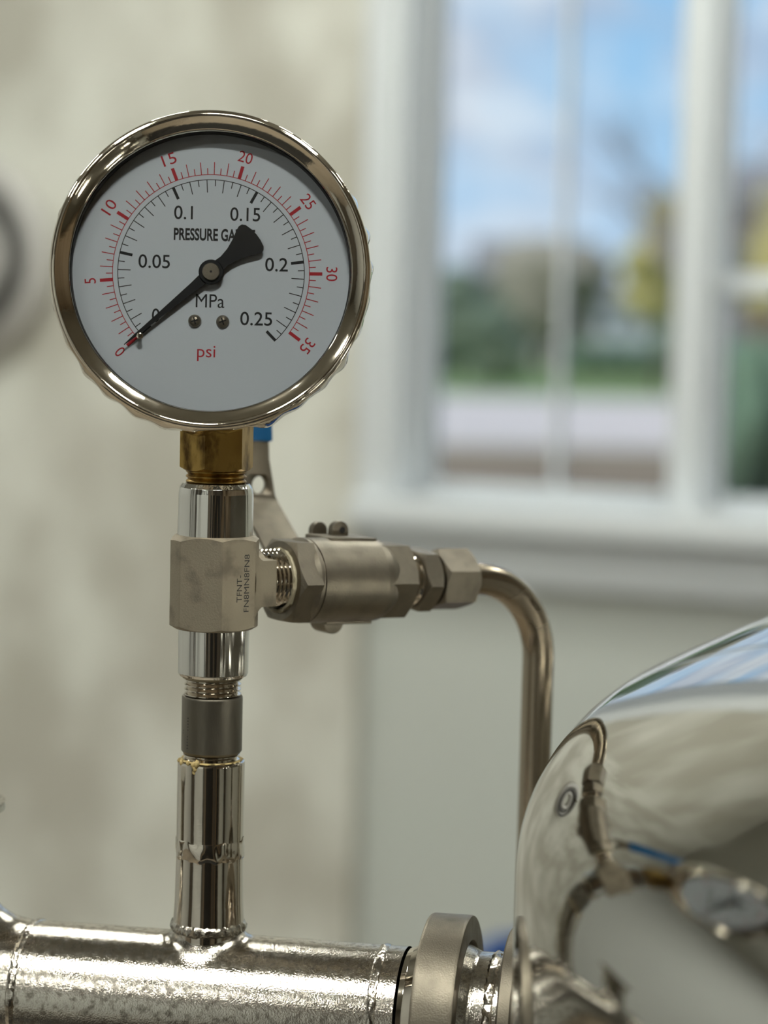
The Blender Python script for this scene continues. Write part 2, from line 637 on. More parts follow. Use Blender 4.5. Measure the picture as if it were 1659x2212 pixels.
# blue bin on the floor below the window
BINM = mat('blue_plastic', (0.03, 0.09, 0.30), 0.45)
bp_ = on_wall(1395, 2105, YW - .55)
bn = thing('plastic_bin', 'blue plastic bin on the floor under the window wall', 'bin', (0, 0, 0),
           M=CW.inverted() @ Matrix.Translation((bp_.x, YW - .55, 0)))
hb = bp_.z - .005
tp = []
for s_, z_ in ((.20, 0.0), (.20, .01), (.245, hb - .03), (.262, hb - .03), (.262, hb), (.238, hb), (.195, .02)):
    tp.append((s_, z_))
sq_ = []
MB().add(lathe([(0, 0)] + tp + [(0, .02)], 8, sup=0), Matrix.Rotation(PI / 8, 4, 'Z')).build('tub', BINM, bn, scale=1.0, sharp=40)
for sgn in (-1, 1):
    MB().add(tube([(sgn * .25, -.07, hb - .06), (sgn * .285, -.05, hb - .06), (sgn * .285, .05, hb - .06),
                   (sgn * .25, .07, hb - .06)], .009, 12)).build('handle', BINM, bn, scale=1.0)

# ================================================================== outdoors (bench frame directions, metres)
GZ = -0.10


def out_pt(px, py, dist):
    d = ray(px, py)
    return O_ + d * (dist / d.y)


def gquad(y0, y1, x0, x1, z):
    return prism([(x0, y0), (x1, y0), (x1, y1), (x0, y1)], z - .05, z)


BED = mat('mulch_bed', (0.19, 0.14, 0.09), 0.9, nscale=1.2, color2=(0.28, 0.21, 0.14), lo=0.4, hi=0.6)
LAWN = mat('lawn_grass', (0.17, 0.25, 0.09), 0.9, nscale=0.3, color2=(0.22, 0.30, 0.12), lo=0.4, hi=0.6)
PAVE = mat('pale_paving', (0.62, 0.55, 0.51), 0.8, nscale=0.3, color2=(0.70, 0.61, 0.57), lo=0.4, hi=0.6)
g1 = MB().add(gquad(4.6, 150, -60, 70, GZ - .012), CW).build('garden_lawn', LAWN, None, scale=1.0)
g1['kind'] = 'structure'
g2 = MB().add(gquad(4.6, 26.5, -8, 14, GZ), CW).build('garden_bed', BED, None, scale=1.0)
g2['kind'] = 'structure'
g3 = MB().add(gquad(27, 45, -30, 40, GZ), CW).build('garden_path', PAVE, None, scale=1.0)
g3['kind'] = 'structure'

BARK = mat('bark', (0.09, 0.07, 0.055), 0.9)
BARE = mat('bare_branch', (0.30, 0.28, 0.28), 0.9)


def leafm(n, a, b):
    return mat(n, a, 0.85, nscale=1.5, color2=b, lo=0.35, hi=0.65)


YEL = leafm('yellow_leaves', (0.42, 0.36, 0.13), (0.52, 0.46, 0.20))
GRN = leafm('dark_green_leaves', (0.12, 0.16, 0.11), (0.18, 0.22, 0.15))
TEAL = leafm('hedge_leaves', (0.10, 0.17, 0.11), (0.15, 0.23, 0.15))
OLV = leafm('olive_leaves', (0.27, 0.25, 0.20), (0.36, 0.33, 0.27))


def tree(name, label, px, pytop, dist, width, material, squash=1.0, cat='tree', low=0.35):
    base = out_pt(px, 700, dist)
    top = out_pt(px, pytop, dist)
    h = top.z - GZ
    t = thing(name, label, cat, (base.x, dist, GZ), 0)
    cb = MB()
    for k in range(9):
        a = rnd.uniform(0, 2 * PI)
        rr = rnd.uniform(0, .28) * width
        zz = rnd.uniform(low + .1, .80) * h
        cb.add(icos(3, rnd.uniform(.24, .34) * width, .45, 2.2, (1, 1, squash), k + px * .1),
               Matrix.Translation((rr * math.cos(a), rr * math.sin(a), zz)))
    cb.add(icos(3, .27 * width, .4, 2.2, (1, 1, squash), px * .2), Matrix.Translation((0, 0, h - .27 * width * squash)))
    cb.build('crown', material, t, scale=1.0, sharp=80)
    MB().add(tube([(0, 0, 0), (.05, 0, h * .3), (0, .05, h * .7)], lambda i: (.14, .11, .05)[i] * width * .35, 10)).build(
        'trunk', BARK, t, scale=1.0)
    return t


tree('yellow_tree', 'yellow-leaved tree outside left of the window mullion', 1430, 415, 52, 2.1, YEL, 1.0)
tree('garden_shrub', 'dark green shrub outside just right of the left window frame', 985, 575, 60, 2.4, GRN, .8, 'shrub', .1)
tree('garden_shrub', 'dark green round shrub outside below the beige house', 1080, 660, 56, 2.0, GRN, .7, 'shrub', .1)
tree('olive_tree', 'olive-brown tree outside in front of the beige house', 1180, 520, 72, 4.2, OLV, .8)
tree('olive_tree', 'olive-yellow tree outside at the right edge before the brown house', 1665, 400, 46, 1.5, YEL, 1.0)
tree('garden_shrub', 'dark green shrub outside beside the pale shed', 1490, 690, 50, 1.6, GRN, .7, 'shrub', .1)


def hedge(label, px0, px1, dist, pytop, depth=2.0):
    a, b, t = out_pt(px0, 700, dist), out_pt(px1, 700, dist), out_pt(px0, pytop, dist)
    o = thing('clipped_hedge', label, 'hedge', ((a.x + b.x) / 2, dist, GZ), 0)
    L, H = (b.x - a.x), t.z - GZ
    hb_ = MB()
    n = max(3, int(L / .6))
    for k in range(n):
        hb_.add(icos(3, 1.0, .35, 3.0, (L / n * .85, depth * .5, H * .52), k),
                Matrix.Translation((-L / 2 + L * (k + .5) / n, 0, H * .48)))
    hb_.build('foliage', TEAL, o, scale=1.0, sharp=80)
    for k in range(n):
        MB().add(tube([(-L / 2 + L * (k + .5) / n, 0, 0), (-L / 2 + L * (k + .5) / n, 0, H * .5)], .04, 8)).build('stem', BARK, o, scale=1.0)


hedge('deep green clipped hedge outside behind the lower right window pane', 1568, 1800, 19.5, 735)
hedge('long dark green hedge outside beyond the lawn', 1225, 1540, 70, 742, 3)


def house(name, label, px0, px1, dist, pyeave, pyridge, wallm, roofm, depth=6):
    a, b = out_pt(px0, 700, dist), out_pt(px1, 700, dist)
    H = out_pt(px0, pyeave, dist).z - GZ
    T = out_pt(px0, pyridge, dist).z - GZ
    o = thing(name, label, 'house', ((a.x + b.x) / 2, dist, GZ), 0)
    W = b.x - a.x
    MB().add(box(-W / 2, W / 2, 0, depth, 0, H)).build('wall', wallm, o, scale=1.0)
    RM = Matrix(((0, 0, 1, 0), (1, 0, 0, 0), (0, 1, 0, 0), (0, 0, 0, 1)))
    MB().add(prism([(-.4, H), (depth + .4, H), (depth / 2, T)], -W / 2 - .3, W / 2 + .3), RM).build('roof', roofm, o, scale=1.0)
    for k in range(3):
        cx = -W / 2 + W * (k + .5) / 3
        w_ = MB().add(box(cx - W * .09, cx + W * .09, -.06, .02, H * .4, H * .75)).build('window', TRIMW, o, scale=1.0)
        MB().add(box(cx - W * .075, cx + W * .075, -.08, -.055, H * .43, H * .72)).build('pane', mat('far_glass', (.06, .07, .09), .1),
                                                                                  w_, scale=1.0)


BEIGE = mat('beige_siding', (0.42, 0.39, 0.36), 0.8)
BROWN = mat('brown_siding', (0.25, 0.17, 0.14), 0.8)
GREYR = mat('grey_shingle', (0.26, 0.25, 0.25), 0.8)
PALEW = mat('pale_siding', (0.50, 0.51, 0.54), 0.7)
house('far_house', 'beige house with grey roof outside beyond the lawn', 1040, 1290, 85, 600, 510, BEIGE, GREYR)
house('far_house', 'brown house with grey roof outside at the right window edge', 1545, 1800, 60, 430, 330, BROWN, GREYR)
house('garden_shed', 'low pale shed outside beyond the hedge', 1290, 1500, 112, 655, 610, PALEW, GREYR)

# bare tree at the right
bt_p = out_pt(1600, 700, 30)
bt = thing('bare_tree', 'leafless tree outside behind the right window pane', 'tree', (bt_p.x, 30, GZ), 0)
tb = MB()


def branch(p, d, L, r, depth):
    q = p + d * L
    tb.add(tube([p, (p + q) / 2 + Vector((rnd.uniform(-.05, .05) * L, 0, 0)), q], lambda i: r * (1 - .2 * i), 6))
    if depth == 0:
        return
    for k in range(4):
        nd = (d + Vector((rnd.uniform(-.9, .9), rnd.uniform(-.7, .7), rnd.uniform(-.1, .5)))).normalized()
        branch(p.lerp(q, rnd.uniform(.55, 1)), nd, L * rnd.uniform(.6, .8), r * .6, depth - 1)


branch(Vector((0, 0, 0)), Vector((0, 0, 1)), 1.9, .09, 4)
tb.build('trunk_and_branches', BARE, bt, scale=1.0)

# ================================================================== gauge stand (bench frame)
YS = 0.785
S0 = at_y(459, 1500, YS)
XS = S0.x


def zst(py, r=0.0):
    """height at which a point on the stem front (radius r mm) shows at image row py"""
    y = YS - r * .001
    a, b = .9, 1.7
    for _ in range(60):
        c = (a + b) / 2
        if proj(Vector((XS, y, c)))[1] > py:
            a = c
        else:
            b = c
    return (a + b) / 2


# ---------------- manifold
TH = R_(11.5)
TI = R_(0.6)
RP = 25.4
# axis height: top outline of the pipe near the stem lies on row 2012
zax = None
lo_z, hi_z = 1.0, 1.3
for _ in range(50):
    c = (lo_z + hi_z) / 2
    best = min(proj(Vector((XS, YS - RP * .001 * math.cos(a), c + RP * .001 * math.sin(a))))[1]
               for a in [R_(x) for x in range(40, 120, 2)])
    if best > 2013:
        lo_z = c
    else:
        hi_z = c
zax = (lo_z + hi_z) / 2


def fillet(R, r, kf, seg=96, n=12, x0=0.0):
    v, f = [], []
    for i in range(seg):
        ph = 2 * PI * i / seg
        s, c = math.sin(ph), math.cos(ph)
        k = kf(ph)
        H = lambda q: math.sqrt(max(.01, R * R - (q * s) ** 2))
        P0 = (r, H(r) + k)
        P3 = (r + k, H(r + k) + .02)
        sl = -((r + k) * s * s) / H(r + k)
        P1 = (r, P0[1] - .6 * k)
        P2 = (P3[0] - .6 * k, P3[1] - .6 * k * sl)
        for j in range(n + 1):
            t = j / n
            w = ((1 - t) ** 3, 3 * t * (1 - t) ** 2, 3 * t * t * (1 - t), t ** 3)
            q = sum(w[m_] * (P0, P1, P2, P3)[m_][0] for m_ in range(4))
            z = sum(w[m_] * (P0, P1, P2, P3)[m_][1] for m_ in range(4))
            v.append((x0 + q * c, q * s, z))
    for i in range(seg):
        a, b = i * (n + 1), ((i + 1) % seg) * (n + 1)
        for j in range(n):
            f.append((a + j, a + j + 1, b + j + 1, b + j))
    return v, f


def wobble(seed, amp, fr):
    return lambda a, i: amp * noise.noise(Vector((fr * math.cos(a), fr * math.sin(a), seed + i * 1.7)))


MF = Matrix.Translation((XS, YS, zax)) @ Matrix.Rotation(-TH, 4, 'Z') @ Matrix.Rotation(-TI, 4, 'Y')
mani = thing('manifold_pipe', 'polished steel header pipe running along the bottom under the gauge stem', 'pipe',
             None, M=MF)
MB().add(lathe([(RP, -150 + i * 4) for i in range(0, 57)], 128, 'x')).build('pipe_run', PIPE, mani)
MB().add(fillet(RP, 12.6, lambda p: 5.0)).build('stem_saddle', PIPE, mani)
MB().add(fillet(RP, 17, lambda p: 6 + 14 * max(0, math.cos(p)) ** 2, x0=-104)).build('branch_saddle', PIPE, mani)
MB().add(lathe([(17, 20), (17, 62), (24, 66), (24, 69), (0, 69)], 64), Matrix.Translation((-104, 0, 0))).build(
    'branch_stub', PIPE, mani)
for xw, sd_ in ((-67, 3.0), (66, 9.0)):
    MB().add(lathe([(RP - .3, xw - 2.0), (RP + .35, xw - 1.2), (RP + .55, xw), (RP + .3, xw + 1.3), (RP - .3, xw + 2)], 160,
                   'x', wobble(sd_, .5, 14))).build('weld_bead', PIPE, mani)
MB().add(lathe([(RP - .5, 75), (RP + .2, 77), (RP + 3, 81.5), (RP + 3, 88.8)], 96, 'x')).build('ferrule', POL, mani)

# ---------------- clamp
XC = 89.5
clp = thing('pipe_clamp', 'heavy cast steel band clamp around the header pipe beside the vessel', 'clamp',
            None, M=MF)
RO = 38.0


def clamp_mesh():
    seg, rows = 240, 26
    v, f = [], []
    wv = 7.6
    sects = [math.radians(q) for q in (-14, -74, 106, 166, 46)]
    prof = [(28.6, wv - .4), (29.2, wv)]
    for k in range(seg):
        a = 2 * PI * k / seg                       # angle: 0 = towards lens, positive = up
        col = [(28.8, -wv + .6), (29.3, -wv), (RO - 1.0, -wv), (RO - .3, -wv + .25)]
        for j in range(rows + 1):
            x = -wv + .9 + (2 * wv - 1.8) * j / rows
            r = RO
            for s_ in sects[:2]:
                da = (a - s_ + PI) % (2 * PI) - PI
                dx, dz = abs(x), abs(da) * RO
                qx, qz = max(0, dx - 3.4), max(0, dz - 7.0)
                d = math.hypot(qx, qz) - 1.8
                if d < 0:
                    r = RO - min(3.0, -d * 3.5)
                elif d < .8:
                    r = RO + .25 * math.sin(PI * d / .8)
            col.append((r, x))
        col += [(RO - .3, wv - .25), (RO - 1.0, wv), (29.3, wv), (28.8, wv - .6)]
        for r, x in col:
            v.append((XC + x, -r * math.cos(a), r * math.sin(a)))
    n = len(col)
    for k in range(seg):
        p, q = k * n, ((k + 1) % seg) * n
        for j in range(n):
            f.append((p + j, p + (j + 1) % n, q + (j + 1) % n, q + j))
    return v, f


MB().add(clamp_mesh()).build('clamp_ring', CAST, clp, sharp=40)
MB().add(lathe([(26, 88.9), (28.0, 88.9), (28.0, 90.0), (26, 90.0)], 96, 'x')).build('gasket', BLACK, clp)
# hinge and wing bolt on the underside
MB().add(box(XC - 6, XC + 6, -6, 6, -RO - 12, -RO + 2)).build('hinge_lug', CAST, clp, bevel=1.5)
MB().add(tube([(XC, -12, -RO - 7), (XC, 12, -RO - 7)], 3.2, 24)).build('hinge_pin', CAST, clp)

# ---------------- vessel with its nozzle
RV, RK, RC, ZV = 0.510, 0.0535, 1.014, CAM_H - 0.1767      # shell, knuckle and crown radius of a dished head
vc = Vector((0.5537, 0.6565, 0))
ves = thing('steel_vessel', 'mirror-polished stainless steel domed vessel in the lower right corner', 'vessel',
            (vc.x, vc.y, 0), 0)
zc_ = -math.sqrt((RC - RK) ** 2 - (RV - RK) ** 2)
phk = math.atan2(-zc_, RV - RK)
pr = [(0.0, .44)] + [(RV * math.sin(t), .56 - .12 * math.cos(t)) for t in [PI / 2 * i / 12 for i in range(1, 13)]]
pr += [(RV, .56 + (ZV - .56) * i / 20) for i in range(1, 21)]
pr += [(RV - RK + RK * math.cos(t), ZV + RK * math.sin(t)) for t in [phk * i / 32 for i in range(1, 33)]]
pr += [(RC * math.cos(t), ZV + zc_ + RC * math.sin(t)) for t in [phk + (PI / 2 - phk) * i / 48 for i in range(1, 48)]]
pr += [(0, ZV + zc_ + RC)]
MB().add(lathe(pr, 384, sup=0)).build('shell', VES, ves, scale=1.0, sharp=60)
for k in range(3):
    a = R_(30 + 120 * k)
    MB().add(tube([(.4 * math.cos(a), .4 * math.sin(a), 0.0), (.4 * math.cos(a), .4 * math.sin(a), .52)], .025, 24)).build(
        'leg', CAST, ves, scale=1.0)
N_L = Matrix.Translation((-vc.x, -vc.y, 0)) @ MF
MB().add(lathe([(RP + 3, 90.1), (RP + 3, 95), (RP + .3, 100), (RP, 101), (RP, 120)], 96, 'x')).build(
    'nozzle', PIPE, ves, local=N_L)
MB().add(lathe([(RP - .3, 105), (RP + .4, 106), (RP + .6, 107), (RP + .3, 108.4), (RP - .3, 109.4)], 160, 'x',
               wobble(5, .7, 14))).build('weld_bead', PIPE, ves, local=N_L)
MB().add(lathe([(RP - 1, 111.5), (RP + 9.0, 111.5), (RP + 9.6, 112.1), (RP + 9.6, 116), (RP + 9, 116.6), (RP - 1, 116.6)], 128,
               'x')).build('nozzle_collar', CAST, ves, local=N_L)

# ---------------- stem pipe (welded coupling) standing on the manifold
z_m = zax
stem = thing('stem_pipe', 'polished upright steel pipe with a rough weld ring standing on the header', 'pipe',
             (XS, YS, z_m), 0)
mm = lambda z: (z - z_m) * 1000


zt = mm(zst(1655, 12.2))
zw = mm(zst(1846, 12.2))
zb = mm(zst(2012, 12.6))
MB().add(lathe([(10.2, zt - 6), (10.2, zt), (11.4, zt), (12.0, zt - .35), (12.2, zt - 1), (12.2, zw + 3.4)], 128)).build(
    'coupling', POL, stem)
MB().add(lathe([(12.2, zw - 3.0), (12.3, zw - 10), (12.5, zb + 8), (12.9, zb + 1), (12.9, zb - 6)], 128)).build('lower_pipe', POL, stem)
wr = random.Random(3)


def weldwob(a, i):
    k = int(a / (2 * PI) * 17)
    ph = (a / (2 * PI) * 17) - k
    return .12 * math.sin(PI * ph) * (1 if i in (2, 3, 4) else .2) + .55 * noise.noise(Vector((3.6 * math.cos(a), 3.6 * math.sin(a), i * .33)))


MB().add(lathe([(12.0, zw + 4.2), (12.35, zw + 3.2), (12.3, zw + 1.6), (12.45, zw), (12.3, zw - 1.4), (12.45, zw - 2.8), (12.0, zw - 4.0)],
               220, 'z', weldwob)).build('weld_ring', POL, stem, sharp=60)
MB().add(lathe([(12.4, zb + 1.4), (13.5, zb + .4), (13.9, zb - 1), (13.6, zb - 2.2), (12.6, zb - 3)], 160, 'z', wobble(2, .9, 9))).build(
    'base_weld', PIPE, stem, sharp=60)
MB().add(lathe([(9.8, zt + .1), (11.0, zt + .55), (11.3, zt + .15), (11.0, zt - .1)], 160, 'z', wobble(4, .9, 7))).build(
    'sealant_ring', TAPE, stem)
bl = MB()
for (ax, dz, s_) in ((-28, -.2, 1.0), (-24, -1.4, .95), (-26, -2.8, .7), (-22, .3, 1.1), (-60, -.2, .8), (-75, .0, .7), (-40, .3, .7)):
    a = R_(ax - 90)
    bl.add(icos(2, s_, .5, 1.5, (1, 1, 1.3), ax), Matrix.Translation((11.9 * math.cos(a), 11.9 * math.sin(a), zt + dz)))
bl.build('sealant_drip', TAPE, stem, sharp=80)

# ---------------- nipple
n0, n1 = mm(zst(1640, 11)), mm(zst(1513, 11))
zl = mm(zst(1470, 12.7))
nip = thing('pipe_nipple', 'dull grey threaded nipple between polished coupling and block tee', 'pipe fitting', (XS, YS, z_m), 0)
MB().add(lathe([(9.2, n0 + .5), (10.3, n0 + .4), (11.0, n0 + 1.3), (11.0, n1 - .5), (10.75, n1), (9.0, n1)], 96)).build('body', DULL, nip)
MB().add(lathe(thread_prof(10.3, n1 - .2, zl + 3, 1.8, 1.0), 96)).build('upper_thread', POL, nip)
MB().add(lathe(thread_prof(10.3, zt - 4, n0 + .7, 1.8, .9), 96)).build('lower_thread', POL, nip)
MB().add(lathe([(9.8, zl - 1.3), (10.7, zl - .9), (11.6, zl + .2), (11.0, zl + .6)], 120, 'z', wobble(8, .5, 6))).build('sealant_ring', PASTE, nip)
mk = MB()


def on_cyl(r, ang, z0, z1, w):
    """small patch wrapped on the nipple; ang in degrees, 0 = towards lens, + to the right"""
    v = []
    for z in (z0, z1):
        for q in (-w / 2, w / 2):
            a = R_(ang) + q / r
            v.append((r * math.sin(a), -r * math.cos(a), z))
    return v, [(0, 1, 3, 2)]


nh = n1 - n0
for k in range(5):
    mk.add(on_cyl(11.03, -47, n1 - nh * (.355 + .05 * k) + .5, n1 - nh * (.355 + .05 * k), .75 - .06 * k))
    mk.add(on_cyl(11.03, -48, n1 - nh * (.67 + .05 * k) + .5, n1 - nh * (.67 + .05 * k), .55 + .05 * k))
for z_ in (.59, .63):
    mk.add(on_cyl(11.03, -57, n1 - nh * z_ + .55, n1 - nh * z_, 3.4))
mk.build('laser_mark', ETCH, nip, fix=False)

# ---------------- tee
AL = R_(36)
ztee = mm(zst(1262, 10))
tee = thing('block_tee', 'grey forged block tee with stamped lettering between stem and valve', 'pipe fitting', (XS, YS, z_m), AL)
t0, t1 = mm(zst(1369, 16)), mm(zst(1164, 16))
poly = [(-6.2, -15), (-16.6, -3.4), (-16.6, 3.4), (-6.2, 15), (8.0, 15), (12.5, 10), (12.5, -10), (8.0, -15)]


cut_poly = []
for i_, p_ in enumerate(poly):
    a_, b_ = Vector(poly[i_ - 1]), Vector(poly[(i_ + 1) % len(poly)])
    p_ = Vector(p_)
    cut_poly += [p_ + (a_ - p_).normalized() * .3, p_ + (b_ - p_).normalized() * .3]


def tee_body():
    """prism with turned chamfer top and bottom"""
    pts = []
    n = len(cut_poly)
    for i in range(n):
        a, b = cut_poly[i], cut_poly[(i + 1) % n]
        m_ = 8 if (b - a).length > 2 else 1
        for k in range(m_):
            pts.append(a.lerp(b, k / m_))
    v, f = [], []
    rc = 14.2
    for p in pts:
        r = p.length
        d = max(0, r - rc) * .62
        s = min(1, rc / r)
        for (sc, z) in ((.02, t0), (s, t0), (1, t0 + d + 1e-3), (1, t1 - d - 1e-3), (s, t1), (.02, t1)):
            v.append((p.x * sc, p.y * sc, z))
    m_ = len(pts)
    for i in range(m_):
        a, b = i * 6, ((i + 1) % m_) * 6
        for j in range(5):
            f.append((a + j, b + j, b + j + 1, a + j + 1))
    return v, f


def turned(seed):
    return lambda a, i: .016 * noise.noise(Vector((9 * math.cos(a), 9 * math.sin(a), seed))) + .006 * noise.noise(
        Vector((26 * math.cos(a), 26 * math.sin(a), seed + 5)))


MB().add(tee_body()).build('block', FORGE, tee, sharp=18)
# branch neck: the tall block sweeping in to the round branch
v_, f_ = [], []
us = [7.5 + .25 * i for i in range(17)] + [12.5, 14, 15.5, 17.0]
for u in us:
    hz = 8.3 + 5.2 * max(0, 1 - (u - 7.5) / 4.2) ** 2.0
    for y, z in ((-14.98, -hz), (-14.98, hz), (14.98, hz), (14.98, -hz)):
        v_.append((u, y, ztee + z))
for i in range(len(us) - 1):
    for k in range(4):
        a, b = i * 4, (i + 1) * 4
        f_.append((a + k, a + (k + 1) % 4, b + (k + 1) % 4, b + k))
f_.append((0, 1, 2, 3))
f_.append(tuple(range(len(v_) - 4, len(v_)))[::-1])
MB().add((v_, f_)).add(lathe([(15.5, 8), (13.2, 9.5), (11.8, 12), (11.4, 15), (11.4, 16.8), (9, 16.8)], 96, 'x'),
                       Matrix.Translation((0, 0, ztee))).build('branch_neck', FORGE, tee, sharp=30, bevel=.35)
zu = mm(zst(1049, 13.4))
MB().add(lathe([(10.9, zu - 4), (10.9, zu), (12.0, zu), (13.1, zu - 1.6), (13.45, zu - 3.6), (13.7, t1 - .5)], 640, 'z', turned(1), supw=True)).build(
    'upper_socket', TURN, tee)
MB().add(lathe([(12.9, t0 + .5), (12.75, zl + 1.0), (12.2, zl), (10.2, zl), (10.2, zl + 3)], 640, 'z', turned(7), supw=True)).build('lower_socket', TURN, tee)
MT = Matrix.Translation((0, 0, ztee))
MB().add(lathe(thread_prof(10.6, 17.5, 34, 1.75, .9), 96, 'x'), MT).build('branch_thread', POL, tee)
# stamped lettering on the facet that faces the lens (reads upward)
TX = Matrix(((0, -1, 0, 0), (0, 0, -1, -15.04), (1, 0, 0, 0), (0, 0, 0, 1)))
for s_, ln, u_, dz in (('TFNT-', 9.6, 1.2, -1.3), ('FN8MN8FN8', 20.6, 4.2, .6)):
    v, f = text_fit(s_, ln, 2.15, .0)
    MB().add((v, f), Matrix.Translation((u_, 0, ztee + dz)) @ TX).build('stamped_lettering', ETCH, tee, fix=False)

# ---------------- ball valve on the branch
TL = R_(2.5)                                   # the branch sags a little
BV = Matrix.Translation((XS, YS, z_m + ztee * .001)) @ Matrix.Rotation(AL, 4, 'Z') @ Matrix.Rotation(TL, 4, 'Y')
val = thing('ball_valve', 'bead-blasted steel ball valve screwed to the side of the tee', 'valve', None, M=BV)
MB().add(hexnut(14.7, 27.8, 36.6, 10.0, True, False, PI / 6, 'x', 14, chf=.99)).add(
    lathe([(14.4, 34.4), (15.9, 36.4), (15.9, 37.8), (15.2, 38.1)], 96, 'x')).build('end_cap', CAST, val, sharp=28)
MB().add(lathe([(15.2, 37.9), (15.4, 38.3), (15.9, 38.5), (15.9, 67), (15.5, 70), (13.8, 73.5), (12.5, 74)], 128, 'x')).add(
    hexnut(13.7, 67.5, 82, 9.5, False, True, PI / 6, 'x', 14, chf=.99)).build('body', CAST, val, sharp=28)
MB().add(lathe([(15.3, 37.7), (15.3, 38.5)], 96, 'x')).build('seam', BLACK, val)
MB().add(lathe([(10.2, 27.6), (11.0, 26.6), (11.9, 26.9), (12.1, 27.9)], 120, 'x', wobble(6, .7, 6))).build('sealant_ring', PASTE, val)
for z0, z1 in ((13.6, 16.3), (-16.3, -13.6)):
    MB().add(box(47, 68, -4.5, 13, z0, z1)).build('mounting_pad', CAST, val, bevel=.6)


def tab(x, y0, y1, z, r, hole):
    n = 28
    poly_ = [(x - r, z - 9 * (1 if z > 0 else -1)), (x + r, z - 9 * (1 if z > 0 else -1))]
    sgn = 1 if z > 0 else -1
    poly_ += [(x + r * math.cos(PI * k / n), z + sgn * r * math.sin(PI * k / n)) for k in range(n + 1)]
    v, f = prism(poly_, y0, y1)
    return [(a, c, b) for a, b, c in v], f


MB().add(tab(58.5, 6, 9.5, 18.0, 3.6, 0)).build('lock_ear', CAST, val, bevel=.4)
MB().add(tab(54.5, 14, 17, 17.2, 3.4, 0)).build('lock_ear', CAST, val, bevel=.4)
MB().add(tube([(59.2, 5.9, 18.2), (59.2, 6.4, 18.2)], 1.3, 20)).build('ear_hole', BLACK, val)
MB().add(tab(55.0, 2, 12, -16.2, 4.6, 0)).build('foot_lug', CAST, val, bevel=.8)
# stem boss and nut behind the body, lever on it
XP = 48.0
MB().add(lathe([(9, -14), (9, -24), (6, -24), (6, -30), (0, -30)], 48, 'y'), Matrix.Translation((XP, 0, 0))).build('stem_boss', CAST, val)
vn, fn = hexnut(6.5, 29.5, 34, 0, True, True, 0)
MB().add(([(x, z, -y) for x, y, z in vn], fn), Matrix.Translation((XP, 0, 0))).build('stem_nut', CAST, val)


def lever_mesh():
    """strip profile along its length: (z, y offset, half width, x offset)"""
    rows = [(-11, 26.5, 7, 0), (-8, 26.5, 9, 0), (6, 26.5, 9, 0), (9, 27.2, 9, 0), (25.0, 46.4, 8.6, 0), (26.5, 47.6, 8.4, 0),
            (28.0, 48.0, 7.6, 0), (32, 48, 6.8, -.2), (37, 48, 5.9, -.6), (42, 48, 5.1, -1.1), (140, 48, 5.0, -11)]
    th = 2.6
    v, f = [], []
    for z, y, w, xo_ in rows:
        for sy in (0, th):
            for sx in (-1, 1):
                v.append((XP + xo_ + sx * w, y + sy, z))
    for i in range(len(rows) - 1):
        a, b = i * 4, (i + 1) * 4
        for p, q in ((0, 1), (1, 3), (3, 2), (2, 0)):
            f.append((a + p, a + q, b + q, b + p))
    n = (len(rows) - 1) * 4
    f += [(0, 2, 3, 1), (n, n + 1, n + 3, n + 2)]
    return v, f


lev = MB().add(lever_mesh()).build('lever', CAST, val, sharp=25, bevel=.25)
# drilled hole in the lever
cut = MB().add(tube([(XP + .1, 40, 32.0), (XP + .1, 56, 32.0)], 3.6, 40)).build('cutter', CAST, None)
cut.matrix_world = CW @ BV
bpy.context.view_layer.update()
bo = lev.modifiers.new('hole', 'BOOLEAN')
bo.object = cut
bo.operation = 'DIFFERENCE'
bo.solver = 'EXACT'
dg = bpy.context.evaluated_depsgraph_get()
nm = bpy.data.meshes.new_from_object(lev.evaluated_get(dg))
lev.modifiers.clear()
lev.data = nm
bpy.data.objects.remove(cut)
gp = MB().add(([(x - (z - 42) * .101 - 1.1, y, z) for x, y, z in box(XP - 6.3, XP + 6.3, 46.6, 52.0, 49.0, 142)[0]], box(0, 1, 0, 1, 0, 1)[1])).build(
    'grip', BLUEV, lev, bevel=1.2)
gp['label'] = 'blue vinyl grip sleeve'

# ---------------- tube fitting and bent tube
fit = thing('tube_fitting', 'steel compression fitting with hex nut on the far end of the valve', 'pipe fitting', None, M=BV)
MB().add(lathe(thread_prof(9.9, 80, 89, 1.7, .8), 96, 'x')).build('thread', POL, fit)
MB().add(hexnut(11.2, 88, 96, 5, True, True, PI / 6 + .12, 'x', 14)).build('hex_body', CAST, fit, sharp=28)
MB().add(lathe([(9, 95.5), (8.6, 96), (8.6, 98.5), (9, 99)], 64, 'x')).build('neck', DULL, fit)
MB().add(hexnut(10.7, 98, 114.5, 6, True, True, .18, 'x', 14)).build('nut', CAST, fit, sharp=28)
MB().add(lathe([(9.6, 114), (8.8, 116.2), (6.3, 116.6)], 64, 'x')).build('nut_lip', CAST, fit)
bt2 = thing('bent_tube', 'bent bronze-grey steel tube curving down from the valve behind the vessel', 'tube', None, M=BV)
xv, rb = 155.0, 34.0
path = [(108, 0, 0), (112, 0, 0), (116, 0, 0), (xv - rb, 0, 0)]
for i in range(1, 25):
    a = (PI / 2 - TL) * i / 24
    path.append((xv - rb + rb * math.sin(a), 0, -rb + rb * math.cos(a)))
pe = path[-1]
zfl = -(z_m + ztee * .001) * 1000 + 2
lt = (pe[2] - zfl) / math.cos(TL) - math.tan(TL) * (xv - 20)
for i in range(1, 41):
    t = i / 40
    path.append((pe[0] + math.sin(TL) * lt * t, 0, pe[2] - math.cos(TL) * lt * t))
MB().add(tube(path, 6.35, 48)).build('tube_run', TUBE, bt2, sharp=50)

